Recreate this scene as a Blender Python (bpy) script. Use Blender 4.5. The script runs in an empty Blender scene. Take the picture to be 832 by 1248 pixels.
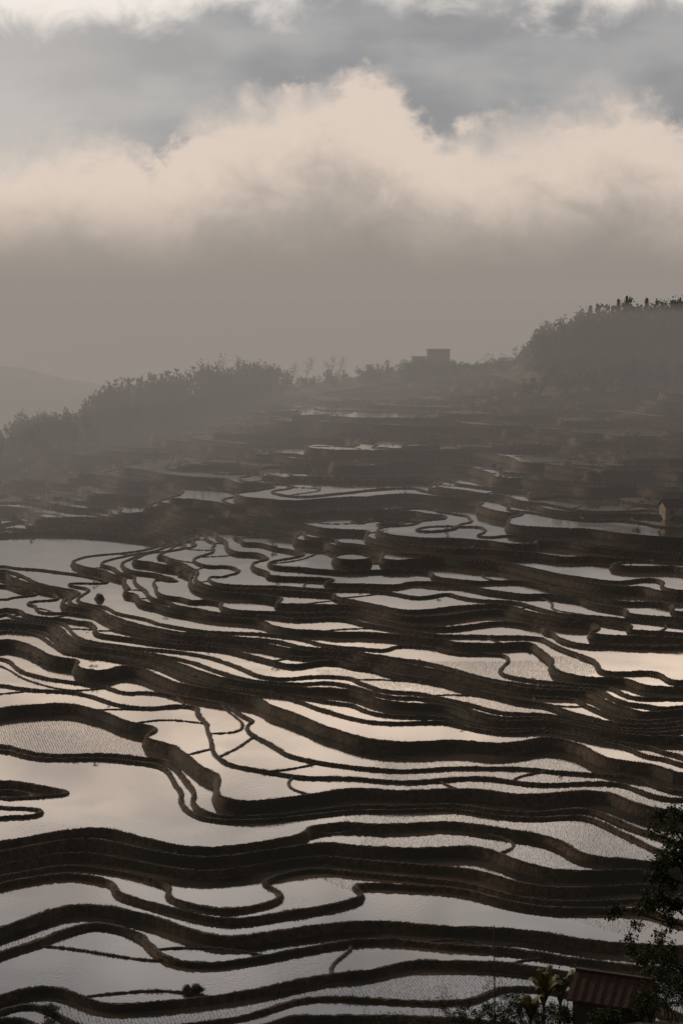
import bpy, math, numpy as np
from mathutils import Vector
rng=np.random.default_rng(7)
scene=bpy.context.scene
TH=math.radians(6.4); FPX=70/36*1248; CAMZ=80.0
def ray(px,py):
    dx=(px-416)/FPX; dy=(624-py)/FPX
    yy=math.cos(TH)+dy*math.sin(TH)
    return dx/yy,(dy*math.cos(TH)-math.sin(TH))/yy
def P(px,py,y):
    a,b=ray(px,py); return (a*y,y,CAMZ+b*y)
# ---------------------------------------------------------------- noise
def mk(seed):
    r=np.random.default_rng(seed); p=r.permutation(256); p=np.concatenate([p,p]); a=r.random(256)*2*np.pi
    return p,np.cos(a),np.sin(a)
_t={}
def perlin(x,y,seed=0):
    if seed not in _t:_t[seed]=mk(seed)
    p,gx,gy=_t[seed]
    xi=np.floor(x).astype(np.int64); yi=np.floor(y).astype(np.int64)
    xf=x-xi; yf=y-yi; xi&=255; yi&=255
    u=xf*xf*xf*(xf*(xf*6-15)+10); v=yf*yf*yf*(yf*(yf*6-15)+10)
    def g(ix,iy,fx,fy):
        h=p[(p[ix&255]+iy)&255 ]; return gx[h]*fx+gy[h]*fy
    a=g(xi,yi,xf,yf); b=g(xi+1,yi,xf-1,yf); c=g(xi,yi+1,xf,yf-1); d=g(xi+1,yi+1,xf-1,yf-1)
    return (a+(b-a)*u)*(1-v)+(c+(d-c)*u)*v
# ---------------------------------------------------------------- macro terrain
YS=np.arange(0,2001,2.0)
def prof(pts):
    y,z=zip(*pts); zz=np.interp(YS,y,z)
    k=np.exp(-0.5*(np.arange(-30,31)*2/14.0)**2); k/=k.sum()
    return np.convolve(np.pad(zz,30,mode='edge'),k,mode='valid')
PL=prof([(0,-8),(150,-3),(218,0),(396,6.6),(514,10.6),(640,15),(740,19),(800,19.5),(880,5),(1100,-25),(2000,-40)])
PC=prof([(0,-14),(150,-5),(218,0),(280,4.4),(322,7.4),(378,11.3),(456,16),(582,21.7),(800,31.5),(908,37),(960,38),(1060,20),(1300,-20),(2000,-40)])
PR=prof([(0,-14),(150,-5),(218,0.5),(300,8.0),(370,13.6),(436,18.2),(557,25),(783,40),(924,57),(980,59),(1080,42),(1350,0),(2000,-40)])
def macro(x,y):
    u=x/np.maximum(y,60)
    l=np.interp(y,YS,PL); c=np.interp(y,YS,PC); r=np.interp(y,YS,PR)
    a=np.clip(-u/.17,0,1.3); b=np.clip(u/.17,0,1.3)
    wl=np.where(a<1,a*a*(2-a)*.5+a*.5,1); wr=np.where(b<1,b*b*(2-b)*.5+b*.5,1)
    return c+(l-c)*wl+(r-c)*wr
def sm(t): t=np.clip(t,0,1); return t*t*(3-2*t)
# levels
L=[-30.0]; Z=[-30.0]
r2=np.random.default_rng(33)
while L[-1]<95:
    z=L[-1]; f_=float(np.clip((z-13)/9,0,1)); s=.46+.30*f_
    g=s*r2.uniform(.5,1.7); L.append(z+g)
    gz=g*r2.choice([.3,.5,1.2,2.4-.7*f_],p=[.28,.25,.25,.22]); gz+= .35*((L[-2])-(Z[-1])) 
    Z.append(Z[-1]+max(.12,gz))
L=np.array(L); Z=np.array(Z)
def lvl(c): i=int(np.searchsorted(L,c))-1; return .5*(L[i]+L[i+1])
# broad flat basin (large pool on the valley floor)
BAS=(-80,535,32,30,lvl(11.0))
def Efield(x,y):
    wx=x+7*perlin(x/40,y/40,11)+1.6*perlin(x/17,y/17,13); wy=y+7*perlin(x/40,y/40,12)+1.6*perlin(x/17,y/17,14)
    n=2.3*perlin(wx/95+3.3,wy/80,1)+1.2*perlin(wx/44,wy/40+7.7,2)
    q=perlin(wx/33+9,wy/46,3); n=n+2.3*np.sqrt(q*q+.006)
    q2=perlin(wx/19+4,wy/27,8); n=n+.9*np.sqrt(q2*q2+.008)*np.clip((y-260)/90,0,1)
    n=n+.05*perlin(x/13,y/13,4)+.015*perlin(x/4,y/4,5)
    e=macro(x,y)+.9*n*(1+.3*np.clip((y-450)/200,0,1))-1.2
    ph=7.5*perlin(x/46+2,y/62,6)+5*perlin(x/110,y/110,7)
    e=e+.74*2.4/(2*np.pi)*np.sin(2*np.pi*e/2.4+ph)
    bx,by,rx,ry,c=BAS
    w=sm(1.7-np.hypot((x-bx)/rx,(y-by)/ry)*(1+.25*perlin(x/20,y/20,15)))
    return e+(c-e)*w
def hashk(k,s): 
    v=np.sin(k*12.9898+s*78.233)*43758.5453; return v-np.floor(v)
BH=.30
def terrace(x,y,E,g):
    k=np.clip(np.searchsorted(L,E)-1,0,len(L)-2)
    dl=(E-L[k])/g; dh=(L[k+1]-E)/g
    w=.52*(1+.6*perlin(x/3,y/3,31)+.5*perlin(x/25,y/25,32))
    hb=np.clip((w+.25-dl)/.25,0,1)
    cn=perlin(x/26+k*3.7,y/26+k*1.9,41); e=.4
    cg=np.hypot(perlin((x+e)/26+k*3.7,y/26+k*1.9,41)-cn,perlin(x/26+k*3.7,(y+e)/26+k*1.9,41)-cn)/e
    dc=np.abs(cn)/np.maximum(cg,.004)
    hb=np.maximum(hb,np.where(hashk(k,3)<.5,.75*np.clip((.42-dc)/.25,0,1),0))
    zt=Z[k]; zn=Z[k+1]+BH; rw=.22+.34*(Z[k+1]-Z[k])
    base=zt-.15
    dryn=perlin(x/60+5,y/60,51)+.5*perlin(x/18,y/18,52)+(hashk(k,9)-.5)*.5
    far=np.clip((y-560)/250,0,1)
    dry=dryn>(.78-.50*far)
    base=np.where(dry,zt-.02,base)
    fr=np.clip(1-dh/rw,0,1)
    z=np.maximum(base+(zt+BH-base)*hb, base+(zn-base)*fr)
    return k,zt,z,hb,dry,dl,dh
# ---------------------------------------------------------------- mesh helpers
def mesh_np(name,V,F,mats,mi=None,smooth=False):
    me=bpy.data.meshes.new(name); V=np.asarray(V,dtype=np.float32); F=np.asarray(F,dtype=np.int32)
    n=F.shape[1]
    me.vertices.add(len(V)); me.vertices.foreach_set('co',V.ravel())
    me.loops.add(F.size); me.loops.foreach_set('vertex_index',F.ravel())
    me.polygons.add(len(F)); me.polygons.foreach_set('loop_start',np.arange(len(F),dtype=np.int32)*n)
    for m in mats: me.materials.append(m)
    if mi is not None: me.polygons.foreach_set('material_index',np.asarray(mi,dtype=np.int32))
    me.update(calc_edges=True)
    me.polygons.foreach_set('use_smooth',np.full(len(F),smooth))
    ob=bpy.data.objects.new(name,me); scene.collection.objects.link(ob); return ob
def N(nt,t,**kw):
    n=nt.nodes.new(t)
    for a,b in kw.items(): setattr(n,a,b)
    return n
def material(name,c1,c2,scale=3,rough=.9,spec=.2,bump=0.,detail=4,c3=None,s3=.1,translucent=0):
    m=bpy.data.materials.new(name); m.use_nodes=True; nt=m.node_tree; b=nt.nodes['Principled BSDF']
    tc=N(nt,'ShaderNodeTexCoord'); no=N(nt,'ShaderNodeTexNoise'); no.inputs['Scale'].default_value=scale; no.inputs['Detail'].default_value=detail
    nt.links.new(tc.outputs['Object'],no.inputs['Vector'])
    cr=N(nt,'ShaderNodeValToRGB'); cr.color_ramp.elements[0].position=.32; cr.color_ramp.elements[1].position=.68
    cr.color_ramp.elements[0].color=(*c1,1); cr.color_ramp.elements[1].color=(*c2,1)
    nt.links.new(no.outputs['Fac'],cr.inputs['Fac']); col=cr.outputs['Color']
    if c3:
        n3=N(nt,'ShaderNodeTexNoise'); n3.inputs['Scale'].default_value=s3; n3.inputs['Detail'].default_value=4
        nt.links.new(tc.outputs['Object'],n3.inputs['Vector'])
        r3=N(nt,'ShaderNodeValToRGB'); r3.color_ramp.elements[0].position=.45; r3.color_ramp.elements[1].position=.6
        nt.links.new(n3.outputs['Fac'],r3.inputs['Fac'])
        mx=N(nt,'ShaderNodeMixRGB'); nt.links.new(r3.outputs['Color'],mx.inputs['Fac']); nt.links.new(col,mx.inputs['Color1']); mx.inputs['Color2'].default_value=(*c3,1); col=mx.outputs['Color']
    nt.links.new(col,b.inputs['Base Color']); b.inputs['Roughness'].default_value=rough; b.inputs['Specular IOR Level'].default_value=spec
    if bump:
        bp=N(nt,'ShaderNodeBump'); bp.inputs['Strength'].default_value=bump; bp.inputs['Distance'].default_value=.1
        nt.links.new(no.outputs['Fac'],bp.inputs['Height']); nt.links.new(bp.outputs['Normal'],b.inputs['Normal'])
    return m
M_soil=material('terrace_soil',(.018,.011,.006),(.078,.048,.025),scale=1.3,bump=.8,c3=(.026,.022,.009),s3=.08)
M_ground=material('hillside_scrub',(.012,.015,.007),(.04,.038,.018),scale=.6,bump=.8)
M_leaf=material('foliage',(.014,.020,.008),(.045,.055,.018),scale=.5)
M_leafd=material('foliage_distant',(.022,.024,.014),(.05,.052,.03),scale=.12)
M_bark=material('bark',(.02,.015,.011),(.05,.04,.03),scale=4)
M_grass=material('bund_grass_mat',(.022,.019,.008),(.058,.046,.020),scale=.4)
M_stub=material('stubble_mat',(.03,.026,.015),(.08,.068,.04),scale=.5)
M_ban=material('banana_leaf',(.05,.05,.012),(.12,.095,.022),scale=1.5,rough=.6,spec=.2)
M_roof=material('roof_tile',(.025,.014,.010),(.055,.030,.021),scale=5,bump=.3)
M_wall=material('mud_brick_wall',(.10,.08,.06),(.18,.14,.10),scale=2,bump=.3)
M_wood=material('weathered_wood',(.03,.022,.016),(.07,.055,.04),scale=6)
M_dark=material('window_dark',(.01,.01,.01),(.02,.02,.02),rough=.3)
# water
M_wat=bpy.data.materials.new('pool_water'); M_wat.use_nodes=True; nt=M_wat.node_tree; b=nt.nodes['Principled BSDF']
tc=N(nt,'ShaderNodeTexCoord')
n1=N(nt,'ShaderNodeTexNoise'); n1.inputs['Scale'].default_value=.06; n1.inputs['Detail'].default_value=3; nt.links.new(tc.outputs['Object'],n1.inputs['Vector'])
cr=N(nt,'ShaderNodeValToRGB'); cr.color_ramp.elements[0].color=(.014,.012,.009,1); cr.color_ramp.elements[1].color=(.07,.05,.033,1); cr.color_ramp.elements[0].position=.4;cr.color_ramp.elements[1].position=.65
nt.links.new(n1.outputs['Fac'],cr.inputs['Fac']); nt.links.new(cr.outputs['Color'],b.inputs['Base Color'])
b.inputs['IOR'].default_value=1.38; b.inputs['Roughness'].default_value=.05
n2=N(nt,'ShaderNodeTexNoise'); n2.inputs['Scale'].default_value=2.2; n2.inputs['Detail'].default_value=2; nt.links.new(tc.outputs['Object'],n2.inputs['Vector'])
n3=N(nt,'ShaderNodeTexNoise'); n3.inputs['Scale'].default_value=.09; n3.inputs['Detail'].default_value=1; nt.links.new(tc.outputs['Object'],n3.inputs['Vector'])
mr=N(nt,'ShaderNodeMapRange'); mr.inputs[1].default_value=.45; mr.inputs[2].default_value=.7; mr.inputs[3].default_value=.01; mr.inputs[4].default_value=.14
nt.links.new(n3.outputs['Fac'],mr.inputs[0])
bp=N(nt,'ShaderNodeBump'); bp.inputs['Distance'].default_value=.1; nt.links.new(mr.outputs[0],bp.inputs['Strength']); nt.links.new(n2.outputs['Fac'],bp.inputs['Height']); nt.links.new(bp.outputs['Normal'],b.inputs['Normal'])
# ---------------------------------------------------------------- fan of terraces
NC,NR=1080,1700
s=np.linspace(-.24,.24,NC); yy=np.geomspace(178,1120,NR)
S,Y=np.meshgrid(s,yy); X=S*Y
E=Efield(X,Y)
Es=np.gradient(E,s,axis=1); Ey_s=np.gradient(E,yy,axis=0)
Ex=Es/Y; Ey=Ey_s-Ex*S
G=np.maximum(np.hypot(Ex,Ey),.012)
k,zt,zz,hb,dry,dl,dh=terrace(X,Y,E,G)
crest=np.interp(S[0],[-.25,-.17,-.05,.02,.075,.10,.25],[745,745,850,905,895,800,785])
forest=Y>crest[None,:]+8*perlin(X/20,Y/20,61)
zz=np.where(forest,E+.6*perlin(X/6,Y/6,62),zz)
dry=dry|forest
wet=(zz<zt-.1)&(~dry)
zz=zz+np.where(wet,0,.10*perlin(X/1.1,Y/1.1,63)+.08*perlin(X/.5,Y/.5,64))
idx=np.arange(NC*NR).reshape(NR,NC)
def q(A): return A[:-1,:-1],A[:-1,1:],A[1:,1:],A[1:,:-1]
quads=np.stack([a.ravel() for a in q(idx)],1)
wq=np.stack([a.ravel() for a in q(wet)],1).all(1)
kq=np.stack([a.ravel() for a in q(k)],1); same=(kq.max(1)==kq.min(1))
dq=np.stack([a.ravel() for a in q(dry)],1).any(1)
above=np.stack([a.ravel() for a in q(zz>zt+.02)],1).all(1)
V=np.stack([X.ravel(),Y.ravel(),zz.ravel()],1)
mesh_np('rice_terraces',V,quads[~wq],[M_soil])
wsel=same&(~dq)&(~above)
wf=quads[wsel]; used,inv=np.unique(wf,return_inverse=True)
Vw=np.stack([X.ravel()[used],Y.ravel()[used],zt.ravel()[used]],1)
mesh_np('water',Vw,inv.reshape(-1,4),[M_wat])
print('water faces',len(wf),'soil',(~wq).sum())
# coarse terrain all around
def nearhill(x,y):
    z=78.2-.40*y+.9*perlin(x/14,y/14,71)+.4*perlin(x/4,y/4,72)-1
    z=z+6.0*np.exp(-((x-23)/13)**2/2-((y-150)/26)**2/2)
    return z
gx=np.arange(-700,701,3.5); gy=np.concatenate([np.arange(-120,230,2.0),np.arange(230,1600,6.0)])
GX,GY=np.meshgrid(gx,gy); GZ=np.maximum(Efield(GX,GY)-2.5,nearhill(GX,GY))
infan=(np.abs(GX)<.235*GY)&(GY>215)&(GY<1110)
GZ=np.where(infan,Efield(GX,GY)-6,GZ)
ii=np.arange(GX.size).reshape(GX.shape)
mesh_np('terrain',np.stack([GX.ravel(),GY.ravel(),GZ.ravel()],1),np.stack([a.ravel() for a in q(ii)],1),[M_ground],smooth=True)
mesh_np('ground',[(-20000,-20000,-45),(20000,-20000,-45),(20000,20000,-45),(-20000,20000,-45)],[(0,1,2,3)],[M_ground])
hx=np.arange(-1800,1801,15.0); hy=np.arange(1150,1800,15.0); HX,HY=np.meshgrid(hx,hy)
HZ=-45+ (np.interp(HX,[-1500,-500,-240,-110,0,600,1500],[130,90,72,52,45,60,80])+10*perlin(HX/120,HY/120,81)+5*perlin(HX/30,HY/30,82))*np.exp(-((HY-1400)/160)**2)
ii=np.arange(HX.size).reshape(HX.shape)
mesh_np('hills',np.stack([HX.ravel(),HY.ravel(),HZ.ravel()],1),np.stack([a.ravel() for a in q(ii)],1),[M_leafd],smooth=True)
# ---------------------------------------------------------------- tufts
def blades(Pn,h,w,nb,r,lean=.4):
    n=len(Pn); Vs=[];
    for i in range(nb):
        a=r.random(n)*2*np.pi; d=np.stack([np.cos(a),np.sin(a),np.zeros(n)],1); t=np.stack([-np.sin(a),np.cos(a),np.zeros(n)],1)
        hh=(h*(.6+.8*r.random(n)))[:,None]
        p0=Pn-t*w; p1=Pn+t*w; tip=Pn+d*hh*lean+np.array([0,0,1])*hh
        Vs.append(np.stack([p0,p1,tip],1))
    V=np.concatenate(Vs,0).reshape(-1,3); F=np.arange(len(V)).reshape(-1,3); return V,F
bm=((hb>.3)|(zz>zt+.1))&(Y<400)&(np.abs(S)<.2)
c=np.flatnonzero(bm.ravel()); c=rng.choice(c,min(60000,len(c)),replace=False)
Pn=np.stack([X.ravel()[c],Y.ravel()[c],zz.ravel()[c]-.03],1); Pn[:,:2]+=rng.normal(0,.08,(len(c),2))
clump=perlin(Pn[:,0]/4,Pn[:,1]/4,91); keep=clump>-.1; Pn=Pn[keep]; hh=.10+.28*np.clip(clump[keep],0,1)
V,F=blades(Pn,hh,.04,3,rng,.5); mesh_np('grass',V,F,[M_grass])
a=math.radians(14); gs=.42
uu,vv=np.meshgrid(np.arange(-300,300)*gs,np.arange(-320,320)*gs*1.3)
sx=uu*math.cos(a)-vv*math.sin(a); sy=uu*math.sin(a)+vv*math.cos(a)+270
sx=sx.ravel()+rng.normal(0,.05,sx.size); sy=sy.ravel()+rng.normal(0,.05,sy.size)
m=(np.abs(sx)<.19*sy)&(sy>205)&(sy<370); sx=sx[m]; sy=sy[m]
e0=Efield(sx,sy); gxx=(Efield(sx+.2,sy)-e0)/.2; gyy=(Efield(sx,sy+.2)-e0)/.2
g=np.maximum(np.hypot(gxx,gyy),.012)
k2,zt2,z2,hb2,dry2,dl2,dh2=terrace(sx,sy,e0,g)
mask=(~dry2)&(z2<zt2-.1)&((perlin(sx/55+2,sy/55,95)+(hashk(k2,17)-.5)*.9)>.2)&(rng.random(len(sx))<.9)
Pn=np.stack([sx,sy,zt2-.03],1)[mask]
V,F=blades(Pn,.15,.045,3,rng,.35); mesh_np('rice_stubble',V,F,[M_stub])
print('stubble',len(Pn))
# ---------------------------------------------------------------- plants
class B:
    def __init__(s): s.V=[];s.F=[];s.m=[];s.n=0
    def add(s,V,F,mi): 
        s.V.append(np.asarray(V,float)); s.F.append(np.asarray(F)+s.n); s.m.append(np.full(len(F),mi)); s.n+=len(V)
    def limb(s,p0,p1,r0,r1,mi=0,n=6):
        p0=np.array(p0,float);p1=np.array(p1,float); d=p1-p0; l=np.linalg.norm(d); 
        if l<1e-6:return
        d/=l; a=np.cross(d,[.3,.9,.2]); a/=np.linalg.norm(a); b_=np.cross(d,a); t=np.arange(n)*2*np.pi/n
        ring=np.cos(t)[:,None]*a+np.sin(t)[:,None]*b_
        V=np.concatenate([p0+ring*r0,p1+ring*r1]); F=[(i,(i+1)%n,n+(i+1)%n,n+i) for i in range(n)]
        s.add(V,F,mi)
    def leaves(s,C,size,r,mi=1):
        n=len(C); u=r.normal(size=(n,3)); u/=np.linalg.norm(u,axis=1)[:,None]; v=np.cross(u,r.normal(size=(n,3))); v/=np.linalg.norm(v,axis=1)[:,None]
        sz=(size*(.5+r.random(n)))[:,None]
        V=np.stack([C-u*sz,C-v*sz*.5,C+u*sz,C+v*sz*.5],1).reshape(-1,3); s.add(V,np.arange(4*n).reshape(-1,4),mi)
    def get(s): return np.concatenate(s.V),np.concatenate(s.F),np.concatenate(s.m)
def grow(b_,p,d,l,r0,depth,r,tips,spread=.6,n=5):
    p=np.array(p,float); d=np.array(d,float); d/=np.linalg.norm(d)
    segs=2
    for i in range(segs):
        q_=p+d*l/segs; b_.limb(p,q_,r0*(1-.2*i),r0*(1-.2*(i+1)),0,n); p=q_; d=d+r.normal(0,.13,3); d/=np.linalg.norm(d)
    r1=r0*.62
    if depth==0: tips.append(p); return
    for i in range(r.integers(2,4)):
        nd=d+r.normal(0,spread,3)+np.array([0,0,.12]); grow(b_,p,nd,l*r.uniform(.6,.85),r1,depth-1,r,tips,spread,max(3,n-1))
    tips.append(p)
def broadleaf(seed,h=1,dens=1.,nl=14,leaf=.035,spread=.6,depth=3):
    r=np.random.default_rng(seed); b_=B(); tips=[]
    grow(b_,(0,0,0),(0,0,1),.34,.022,depth,r,tips,spread)
    T=np.array(tips); C=np.repeat(T,int(nl*dens),axis=0); C=C+r.normal(0,.05,C.shape)
    if len(C) : b_.leaves(C,leaf,r)
    V,F,m=b_.get(); V=V/V[:,2].max(); V[:,:2]*=1.0
    return V,F,m
def conifer(seed):
    r=np.random.default_rng(seed); b_=B(); b_.limb((0,0,0),(0,0,1),.02,.003)
    C=[]
    for z in np.linspace(.12,.98,18):
        R=.2*(1-z)**.8*r.uniform(.7,1.15)+.01
        for a in r.random(7)*2*np.pi:
            for t in np.linspace(.15,1,5): C.append((math.cos(a)*R*t,math.sin(a)*R*t,z-.05*t+r.normal(0,.006)))
    b_.leaves(np.array(C),.032,r); return b_.get()
protos=[broadleaf(i,nl=12,leaf=.038) for i in range(6)]; con=[conifer(i) for i in range(3)]; bare=[broadleaf(50+i,nl=3,leaf=.02,spread=.5,depth=4) for i in range(3)]
def place_np(lst,pos,h,w,rot):
    V,F,m=lst; c_,s_=math.cos(rot),math.sin(rot)
    W=np.stack([(V[:,0]*c_-V[:,1]*s_)*w,(V[:,0]*s_+V[:,1]*c_)*w,V[:,2]*h],1)+np.array(pos); return W,F,m
def eh(x,y): return float(Efield(np.array([x]),np.array([y]))[0])
sky_px=[-120,0,40,100,130,200,260,330,345,440,455,515,560,580,625,640,680,715,760,832,1000]
sky_py=[550,522,500,490,468,446,433,436,445,446,436,434,437,436,434,412,386,374,364,362,350]
def forest_obj(name,items):
    Vs=[];Fs=[];ms=[];n=0
    for it in items:
        V,F,m=it; Vs.append(V);Fs.append(F+n);ms.append(m);n+=len(V)
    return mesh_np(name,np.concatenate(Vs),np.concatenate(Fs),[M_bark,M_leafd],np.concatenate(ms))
items=[]
def addtree(px,y,top=None,kind=None,hr=None):
    u=ray(px,450)[0]; x=u*y; zb=eh(x,y)-.5
    tz=P(px,np.interp(px,sky_px,sky_py),y)[2]
    h=tz-zb
    if top is not None: h=h*top
    if hr is not None: h=min(h,hr)
    h=float(np.clip(h,3,24)); w_=max(h,6)*rng.uniform(.75,1.1)
    if kind is None: zb-=.42*h; h*=1.42
    lst=kind or protos[rng.integers(6)]
    items.append(place_np(lst,(x,y,zb),h,w_,rng.random()*6.28))
cy=lambda px: np.interp(px,[-150,0,300,416,640],[765,770,870,930,930])
for i in range(110):
    px=rng.uniform(-110,345); addtree(px,cy(px)+rng.uniform(-6,14),top=rng.uniform(.62,1.08))
for i in range(170):
    px=rng.uniform(-110,330)*1.0; addtree(px,cy(px)-10-rng.uniform(0,60)*np.clip((330-px)/330,0.1,1),top=rng.uniform(.45,.8),hr=13)
for i in range(100):
    px=rng.uniform(330,640); addtree(px,928+rng.uniform(-25,14),hr=rng.uniform(3,7))
for i in range(46): addtree(rng.uniform(445,650),918+rng.uniform(-6,6),top=rng.uniform(.6,.98))
for i in range(14): addtree(rng.uniform(490,565),908,top=rng.uniform(.75,.95))
for px,py in [(352,440),(372,433),(404,431),(412,433),(436,444),(596,429),(612,428),(232,436),(270,430),(300,432)]:
    y=cy(px)+4; x=ray(px,450)[0]*y; zb=eh(x,y)-.5; h=P(px,py,y)[2]-zb; items.append(place_np(bare[rng.integers(3)],(x,y,zb),max(h,5),max(h,5)*.9,rng.random()*6))
forest_obj('tree_line',items); items=[]
for i in range(190):
    px=rng.uniform(652,960); addtree(px,rng.uniform(860,950),top=rng.uniform(.66,1.07))
for i in range(170):
    px=rng.uniform(648,960); addtree(px,rng.uniform(790,880),hr=rng.uniform(6,12))
for px in [706,718,726,752,762,786]:
    addtree(px,930+rng.uniform(-8,8),top=rng.uniform(.98,1.07),kind=con[rng.integers(3)])
forest_obj('forest',items); items=[]
for i in range(150):
    u=rng.uniform(-.2,.2); y=rng.uniform(250,850); x=u*y
    h=rng.uniform(.5,1.3)*(1+ (y>480)*1.2); ok=False
    for t in range(80):
        e=eh(x,y); kk=int(np.searchsorted(L,e)-1)
        if L[kk+1]-e<.05 or e-L[kk]<.04: ok=True; break
        y+=.5
    if ok: items.append(place_np(protos[rng.integers(6)],(x,y,Z[kk]),h,h*1.6,rng.random()*6))
forest_obj('shrubs',items)
def nh(x,y): return float(nearhill(np.array([float(x)]),np.array([float(y)]))[0])
def obj_from(b_,name,mats,parent=None):
    V,F,m=b_.get(); o=mesh_np(name,V,F,mats,m); 
    if parent: o.parent=parent
    return o
r=np.random.default_rng(5); b_=B()
base=np.array(P(868,1250,126)); base[2]=nh(base[0],base[1])-.3
pts=[base]+[np.array(P(px,py,126)) for px,py in [(858,1190),(848,1130),(842,1080),(836,1030)]]
for i in range(4): b_.limb(pts[i],pts[i+1],.24-.04*i,.20-.04*i,0,8)
tips=[]
for p,(px,py),l in [(pts[1],(770,1150),0),(pts[2],(765,1110),0),(pts[2],(800,1085),0),(pts[3],(800,1060),0),(pts[3],(815,1030),0),(pts[4],(820,1010),0),(pts[4],(845,1005),0),(pts[2],(900,1080),0),(pts[3],(890,1040),0),(pts[1],(810,1175),0),(pts[1],(905,1150),0)]:
    q_=np.array(P(px,py,126+r.uniform(-2,2))); mid=(p+q_)/2+r.normal(0,.15,3)
    b_.limb(p,mid,.09,.06,0,5); b_.limb(mid,q_,.06,.025,0,5)
    for o_ in [mid,q_,(mid+q_)/2]:
        for j in range(3):
            e_=o_+r.normal(0,.55,3); b_.limb(o_,e_,.02,.008,0,3); tips.append(e_)
T=np.array(tips); C=np.repeat(T,130,axis=0); C=C+r.normal(0,.24,C.shape); b_.leaves(C,.11,r)
obj_from(b_,'broadleaf_tree',[M_bark,M_leaf])
def bush(name,px,py,y,h,w,seed,kind='leaf',base=None):
    r=np.random.default_rng(seed); b_=B(); x=ray(px,py)[0]*y
    z=nh(x,y) if base is None else base
    p0=np.array((x,y,z-.2)); tips=[]
    for i in range(7):
        d=np.array([r.normal(0,.5)*w/h,r.normal(0,.5)*w/h,1]); 
        grow(b_,p0+r.normal(0,.15*w,3)*[1,1,0],d,h*.45,.035,2 if kind=='leaf' else 3,r,tips,.45,4)
    T=np.array(tips); nl=40 if kind=='leaf' else 2
    C=np.repeat(T,nl,axis=0)+r.normal(0,.14 if kind=='leaf' else .08,(len(T)*nl,3)); b_.leaves(C,.075,r)
    return obj_from(b_,name,[M_bark,M_leaf])
for i,(px,y,h,kind) in enumerate([(380,158,3.6,'bare'),(405,154,3.8,'leaf'),(425,150,3.4,'leaf'),(455,156,4.2,'bare'),(490,150,4.0,'bare'),(505,150,3.4,'leaf'),(520,146,2.8,'leaf'),(548,152,4.2,'bare'),(580,150,3.4,'leaf'),(612,152,4.6,'bare'),(625,150,3.6,'leaf'),(640,148,3.0,'leaf'),(665,146,2.6,'leaf'),(700,140,1.8,'leaf'),(690,146,4.2,'bare'),(740,136,1.6,'leaf'),(790,134,2.4,'leaf'),(822,138,3.8,'leaf'),(810,146,3.6,'leaf'),(796,148,4.4,'leaf')]):
    bush('shrub' if kind=='leaf' else 'bare_shrub',px,1240,y,h,2.2,100+i,kind)
for px,py,y,h in [(62,1232,216,1.6),(2,1240,214,1.5),(240,1212,222,.9),(230,1212,222,.8)]:
    x=ray(px,py)[0]*y; kk=int(np.searchsorted(L,eh(x,y))-1)
    bush('shrub',px,py,y,h,1.4,int(px)+300,'leaf',base=Z[kk])
def banana(px,y,h,seed):
    r=np.random.default_rng(seed); b_=B(); x=ray(px,1230)[0]*y; z=nh(x,y); p=np.array((x,y,z-.3)); top=p+np.array([0,0,h*.45])
    b_.limb(p,top,.16,.09,0,8)
    for i in range(9):
        a=i*2.4+r.normal(0,.2); L_=h*r.uniform(.5,.65); up=r.uniform(1.0,1.9); d=np.array([math.cos(a),math.sin(a),0]); t=np.array([-d[1],d[0],0]); n=12
        V=[]
        for j in range(n+1):
            s_=j/n; c_=top+d*L_*s_*.38+np.array([0,0,1])*(L_*(up*s_-up*.6*s_**2.4)); w=.30*math.sin(math.pi*min(1,(s_*.93+.06)))**.6*(1+.15*r.normal())
            V+= [c_-t*w-np.array([0,0,w*.35]),c_,c_+t*w-np.array([0,0,w*.35])]
        F=[]
        for j in range(n):
            for e_ in (0,1): F.append((3*j+e_,3*j+e_+1,3*j+e_+4,3*j+e_+3))
        b_.add(V,F,1)
    obj_from(b_,'banana_plant',[M_bark,M_ban])
banana(662,146,6.2,1); banana(682,149,5.4,2); banana(646,143,4.2,3)
b_=B(); pb=np.array(P(603,1225,150)); pb[2]=nh(pb[0],150)-.3; pt=np.array(P(602,1128,150)); b_.limb(pb,pt,.07,.045,0,6); obj_from(b_,'wooden_pole',[M_wood])
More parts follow.
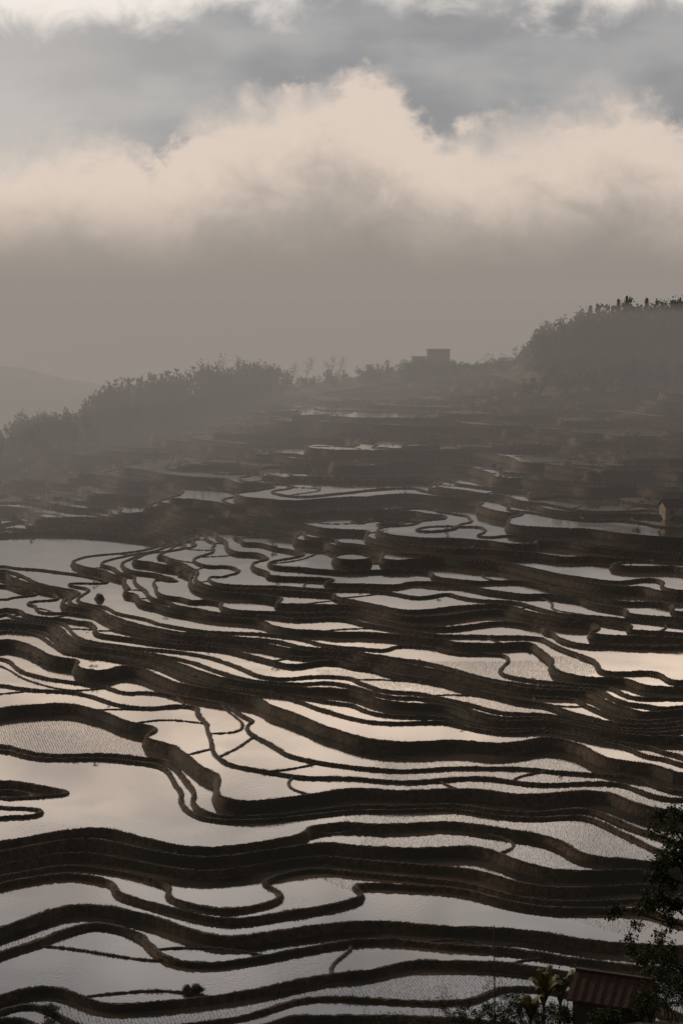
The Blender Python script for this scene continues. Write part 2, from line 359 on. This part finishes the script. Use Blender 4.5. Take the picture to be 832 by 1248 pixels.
# ---------------------------------------------------------------- buildings
def house(name,loc,rot,w,d,h,rh,ov,wallm,roofm,storeys=1,gap=True):
    e=bpy.data.objects.new(name,None); scene.collection.objects.link(e); e.location=loc; e.rotation_euler[2]=rot
    def quadmesh(nm,V,F,m):
        me=bpy.data.meshes.new(nm); me.from_pydata(V,[],F); me.materials.append(m); o=bpy.data.objects.new(nm,me); scene.collection.objects.link(o); o.parent=e; return o
    def box(nm,a,b2,m):
        (x0,y0,z0),(x1,y1,z1)=a,b2
        V=[(x0,y0,z0),(x1,y0,z0),(x1,y1,z0),(x0,y1,z0),(x0,y0,z1),(x1,y0,z1),(x1,y1,z1),(x0,y1,z1)]
        F=[(0,3,2,1),(4,5,6,7),(0,1,5,4),(1,2,6,5),(2,3,7,6),(3,0,4,7)]; return quadmesh(nm,V,F,m)
    W=w/2;D=d/2
    V=[(-W,-D,-2),(W,-D,-2),(W,D,-2),(-W,D,-2),(-W,-D,h),(W,-D,h),(W,D,h),(-W,D,h),(-W,0,h+rh),(W,0,h+rh)]
    F=[(0,1,5,4),(2,3,7,6),(0,4,8,7,3),(1,2,6,9,5)]
    quadmesh('walls',V,F,wallm)
    for sg,nm in ((-1,'roof_front'),(1,'roof_back')):
        n=int(w/.3); V=[];F=[]
        for i in range(n+1):
            x=-W-ov+(w+2*ov)*i/n; dz=.05*(i%2)
            for t in (0,1):
                yy_=sg*(D+ov)*(1-t); zz_=h-ov*rh/D+ (rh+ov*rh/D)*t+.06+dz; V.append((x,yy_,zz_))
        for i in range(n): F.append((2*i,2*i+2,2*i+3,2*i+1))
        m0=len(V); V+= [(a,b3,c-.14) for a,b3,c in V]
        F+=[(m0+2*i,m0+2*i+1,m0+2*i+3,m0+2*i+2) for i in range(n)]+[(2*i,m0+2*i,m0+2*i+2,2*i+2) for i in range(n)]+[(0,1,m0+1,m0),(2*n,m0+2*n,m0+2*n+1,2*n+1)]
        quadmesh(nm,V,F,roofm)
    box('ridge_cap',(-W-ov,-.15,h+rh+.02),(W+ov,.15,h+rh+.2),roofm)
    for s_ in range(storeys):
        zb=.9+s_*2.7
        nw=max(1,int(w/2.6))
        for i in range(nw):
            cx=-W+w*(i+.5)/nw
            if s_==0 and i==nw//2: box('door',(cx-.45,-D-.03,0),(cx+.45,-D+.02,min(2.0,h-.1)),M_wood)
            elif h>2.2:
                box('window_frame',(cx-.5,-D-.05,zb-.05),(cx+.5,-D+.02,zb+1.05),M_wood); box('window',(cx-.4,-D-.07,zb),(cx+.4,-D+.0,zb+1),M_dark)
    return e
x,y,_=P(748,1225,140); z=nh(x,y)
house('farm_hut',(x,y,P(748,1228,140)[2]-.5),math.radians(-24),5.2,3.6,1.0+.6,1.3,.35,M_wood,M_roof)
M_far=material('plaster_wall',(.16,.12,.085),(.26,.20,.14),scale=1)
def findy(px,py,y0=250,y1=1000):
    for y in np.arange(y0,y1,2.0):
        x,_,z=P(px,py,y)
        if eh(x,y)>=z: return y
    return y1
def farhouse(px,py,w,d,h,rh,rot,name,wm=M_far,st=1):
    y=findy(px,py); x,_,z=P(px,py,y); house(name,(x,y,z+.2),rot,w,d,h,rh,.4,wm,M_roof,st); print('house',y)
farhouse(822,630,7,4.5,3.0,1.4,.2,'farmhouse')
farhouse(828,574,6,4.5,1.6,1.5,-.2,'farmhouse')
def flatblock(name,px,py,y,parts):
    x,_,z=P(px,py,y); e=bpy.data.objects.new(name,None); scene.collection.objects.link(e); e.location=(x,y,z)
    for i,(x0,x1,h) in enumerate(parts):
        for nm,a,c_ in (('walls',(x0,-3,-8),(x1,3,h)),('roof_parapet',(x0-.2,-3.2,h+.002),(x1+.2,3.2,h+.5)),)+tuple(('window',(wx,-3.04,h-1.9),(wx+.9,-2.9,h-.8)) for wx in np.arange(x0+.7,x1-1,2.1)):
            (ax,ay,az),(bx,by,bz)=a,c_
            V=[(ax,ay,az),(bx,ay,az),(bx,by,az),(ax,by,az),(ax,ay,bz),(bx,ay,bz),(bx,by,bz),(ax,by,bz)]
            me=bpy.data.meshes.new(nm); me.from_pydata(V,[],[(0,3,2,1),(4,5,6,7),(0,1,5,4),(1,2,6,5),(2,3,7,6),(3,0,4,7)]); me.materials.append(M_dark if nm=='window' else M_wall)
            o=bpy.data.objects.new(nm,me); scene.collection.objects.link(o); o.parent=e
flatblock('stone_building',520,446,928,[(-7,-.5,4.0),(0,10.5,7.4)])
b_=B(); fy=findy(780,545)
for i in range(16):
    px=748+i*6; x,yv,z=P(px,542,fy); z=eh(x,yv); b_.limb((x,yv,z-1),(x,yv,z+1.9),.13,.11,0,4)
obj_from(b_,'post_fence',[M_wood])
# ---------------------------------------------------------------- mist
def mist(name,loc,dim,rot,sig,col,k_=1.0):
    bpy.ops.mesh.primitive_cube_add(size=1,location=loc,rotation=(0,0,rot)); o=bpy.context.object; o.name=name; o.scale=dim
    m=bpy.data.materials.new(name+'_vol'); m.use_nodes=True; nt=m.node_tree; nt.nodes.clear()
    ab=N(nt,'ShaderNodeVolumeAbsorption'); ab.inputs['Color'].default_value=(0,0,0,1); ab.inputs['Density'].default_value=sig
    em=N(nt,'ShaderNodeEmission'); em.inputs['Color'].default_value=(*col,1); em.inputs['Strength'].default_value=sig*k_  # mist glows by emission, standing in for daylight scattered in it
    ad=N(nt,'ShaderNodeAddShader'); ou=N(nt,'ShaderNodeOutputMaterial'); nt.links.new(ab.outputs[0],ad.inputs[0]); nt.links.new(em.outputs[0],ad.inputs[1]); nt.links.new(ad.outputs[0],ou.inputs['Volume'])
    o.data.materials.append(m); return o
FC=(.300,.266,.238)
def slab(name,y0,top,sig,ln,wd=5000): mist(name,(0,y0+ln/2,(top-60)/2),(wd,ln,top+60),0,sig,FC)
slab('mist',140,110,.00011,19000,30000)
slab('mist',470,74,.0011,1500)
nrm=np.array([-.9,.436]); c0=nrm*(300+600)
mist('mist',(c0[0],c0[1],6),(1200,3000,133),math.atan2(nrm[1],nrm[0]),.0009,FC)
# ---------------------------------------------------------------- world
w=bpy.data.worlds.new('World'); scene.world=w; w.use_nodes=True; nt=w.node_tree; nt.nodes.clear()
out=N(nt,'ShaderNodeOutputWorld'); bg=N(nt,'ShaderNodeBackground'); bg.inputs['Strength'].default_value=1
nt.links.new(bg.outputs[0],out.inputs[0])
def lk(a,b2): nt.links.new(a,b2)
def math_(op,a,b2=None,c_=None,clamp=False):
    n=N(nt,'ShaderNodeMath',operation=op,use_clamp=clamp)
    for i,v in enumerate((a,b2,c_)):
        if v is None: continue
        if isinstance(v,(int,float)): n.inputs[i].default_value=v
        else: lk(v,n.inputs[i])
    return n.outputs[0]
def mrange(v,a,b2,c_=0,d=1,sm_=True):
    n=N(nt,'ShaderNodeMapRange'); n.interpolation_type='SMOOTHSTEP' if sm_ else 'LINEAR'; lk(v,n.inputs[0])
    for i,t in zip((1,2,3,4),(a,b2,c_,d)): n.inputs[i].default_value=t
    return n.outputs[0]
def ramp(v,stops,interp='EASE'):
    n=N(nt,'ShaderNodeValToRGB'); n.color_ramp.interpolation=interp; els=n.color_ramp.elements
    els[0].position=stops[0][0]; els[0].color=(*stops[0][1],1); els[1].position=stops[-1][0]; els[1].color=(*stops[-1][1],1)
    for p,c_ in stops[1:-1]: e=els.new(p); e.color=(*c_,1)
    lk(v,n.inputs[0]); return n.outputs[0]
def mix(f,a,b2):
    n=N(nt,'ShaderNodeMixRGB'); 
    if isinstance(f,(int,float)): n.inputs[0].default_value=f
    else: lk(f,n.inputs[0])
    for i,v in ((1,a),(2,b2)):
        if isinstance(v,tuple): n.inputs[i].default_value=(*v,1)
        else: lk(v,n.inputs[i])
    return n.outputs[0]
tc=N(nt,'ShaderNodeTexCoord'); sp=N(nt,'ShaderNodeSeparateXYZ'); lk(tc.outputs['Generated'],sp.inputs[0])
el=math_('MULTIPLY',math_('ARCSINE',sp.outputs[2]),57.2958)
az=math_('MULTIPLY',math_('ARCTAN2',sp.outputs[0],sp.outputs[1]),57.2958)
cv=N(nt,'ShaderNodeCombineXYZ'); lk(az,cv.inputs[0]); lk(el,cv.inputs[1])
def noise(scale,det,rough,off,sy=1.,dist=0.):
    mp=N(nt,'ShaderNodeMapping'); lk(cv.outputs[0],mp.inputs[0]); mp.inputs['Location'].default_value=off; mp.inputs['Scale'].default_value=(1,sy,1)
    n=N(nt,'ShaderNodeTexNoise'); lk(mp.outputs[0],n.inputs['Vector']); n.inputs['Scale'].default_value=scale; n.inputs['Detail'].default_value=det; n.inputs['Roughness'].default_value=rough; n.inputs['Distortion'].default_value=dist
    return n.outputs['Fac']
pxs=[-60,0,90,200,240,300,400,470,530,600,650,740,832,900]; rws=[205,185,165,190,152,116,96,98,155,146,144,114,158,170]
stops=[]
for a_,r_w in zip(pxs,rws):
    azd=math.degrees(math.atan((a_-416)/FPX)); v=(math.degrees(math.atan((624-r_w)/FPX))-6.4)/10
    stops.append(((azd+12)/24,(v,v,v)))
top=math_('MULTIPLY',ramp(mrange(az,-12,12,0,1,False),stops,'CARDINAL'),10.1)
nA=noise(.55,5,.55,(3.1,1.7,0),1.2,.5); nB=noise(1.5,6,.58,(9,4,0),1.1,.6); nC=noise(.20,4,.5,(1.5,8,0),2.2)
edge=math_('ADD',math_('MULTIPLY',math_('SUBTRACT',nA,.5),2.2),math_('MULTIPLY',math_('SUBTRACT',nB,.5),1.3))
dep=math_('SUBTRACT',math_('ADD',top,edge),el)
soft=mrange(nC,.4,.6,.5,1.9)
msk=mrange(math_('DIVIDE',dep,soft),-.35,.8)
lit=ramp(mrange(math_('ADD',dep,math_('MULTIPLY',math_('SUBTRACT',nA,.5),1.5)),0,6,0,1,False),[(0,(.71,.60,.52)),(.2,(.77,.645,.55)),(.38,(.67,.56,.48)),(.55,(.50,.43,.38)),(.75,(.38,.335,.30)),(1,(.30,.266,.238))],'B_SPLINE')
bk=mix(mrange(nC,.35,.65),(.29,.29,.30),(.42,.41,.405))
bk=mix(mrange(az,-10,-1,.6,0),bk,(.60,.56,.52))
bk=mix(mrange(math_('ADD',math_('ADD',el,math_('MULTIPLY',math_('ABSOLUTE',math_('ADD',az,-2)),.10)),math_('MULTIPLY',math_('SUBTRACT',nA,.5),3.5)),7.7,9.2),bk,(.90,.83,.76))
low=mix(msk,bk,lit)
low=mix(mrange(el,0,3.0),(.30,.266,.238),low)
nD=noise(.16,5,.6,(4,2,0),1.8,.5)
up=ramp(mrange(el,8,60,0,1,False),[(0,(3.1,2.45,1.92)),(.08,(3.5,2.76,2.16)),(.15,(2.3,2.0,1.76)),(.23,(1.55,1.50,1.50)),(.4,(.70,.72,.78)),(1,(.24,.26,.31))],'LINEAR')
up=mix(mrange(nD,.38,.66),up,mix(.55,up,(.40,.40,.43)))
cl=mix(mrange(el,8.3,11),low,up)
fac=mrange(math_('COSINE',math_('MULTIPLY',math_('ADD',az,14),.01745)),-1,1,.07,1.0,False)
fac=math_('MAXIMUM',fac,mrange(el,50,90,.07,.55))
mm=N(nt,'ShaderNodeMixRGB',blend_type='MULTIPLY'); mm.inputs[0].default_value=1; lk(cl,mm.inputs[1]); lk(fac,mm.inputs[2])
sk=N(nt,'ShaderNodeTexSky',sky_type='NISHITA'); sk.sun_disc=False; sk.sun_elevation=math.radians(24); sk.sun_rotation=math.radians(-42)
sc=N(nt,'ShaderNodeMixRGB',blend_type='MULTIPLY'); sc.inputs[0].default_value=1; lk(sk.outputs[0],sc.inputs[1]); sc.inputs[2].default_value=(.08,.08,.08,1)
lk(mix(.97,sc.outputs[0],mm.outputs[0]),bg.inputs['Color'])
sd=bpy.data.lights.new('sun','SUN'); sd.energy=2.0; sd.angle=math.radians(8); sd.color=(1,.78,.56)
so=bpy.data.objects.new('sun',sd); scene.collection.objects.link(so)
e_=math.radians(24); a_=math.radians(-42)
so.rotation_euler=Vector((math.cos(e_)*math.sin(a_),math.cos(e_)*math.cos(a_),math.sin(e_))).to_track_quat('Z','Y').to_euler()
cd=bpy.data.cameras.new('camera'); co=bpy.data.objects.new('camera',cd); scene.collection.objects.link(co)
cd.sensor_fit='VERTICAL'; cd.sensor_height=36; cd.lens=70; cd.clip_start=.5; cd.clip_end=60000
co.location=(0,0,CAMZ); co.rotation_euler=(math.pi/2-TH,0,0); scene.camera=co
scene.view_settings.view_transform='Standard'; scene.view_settings.look='None'; scene.view_settings.exposure=0
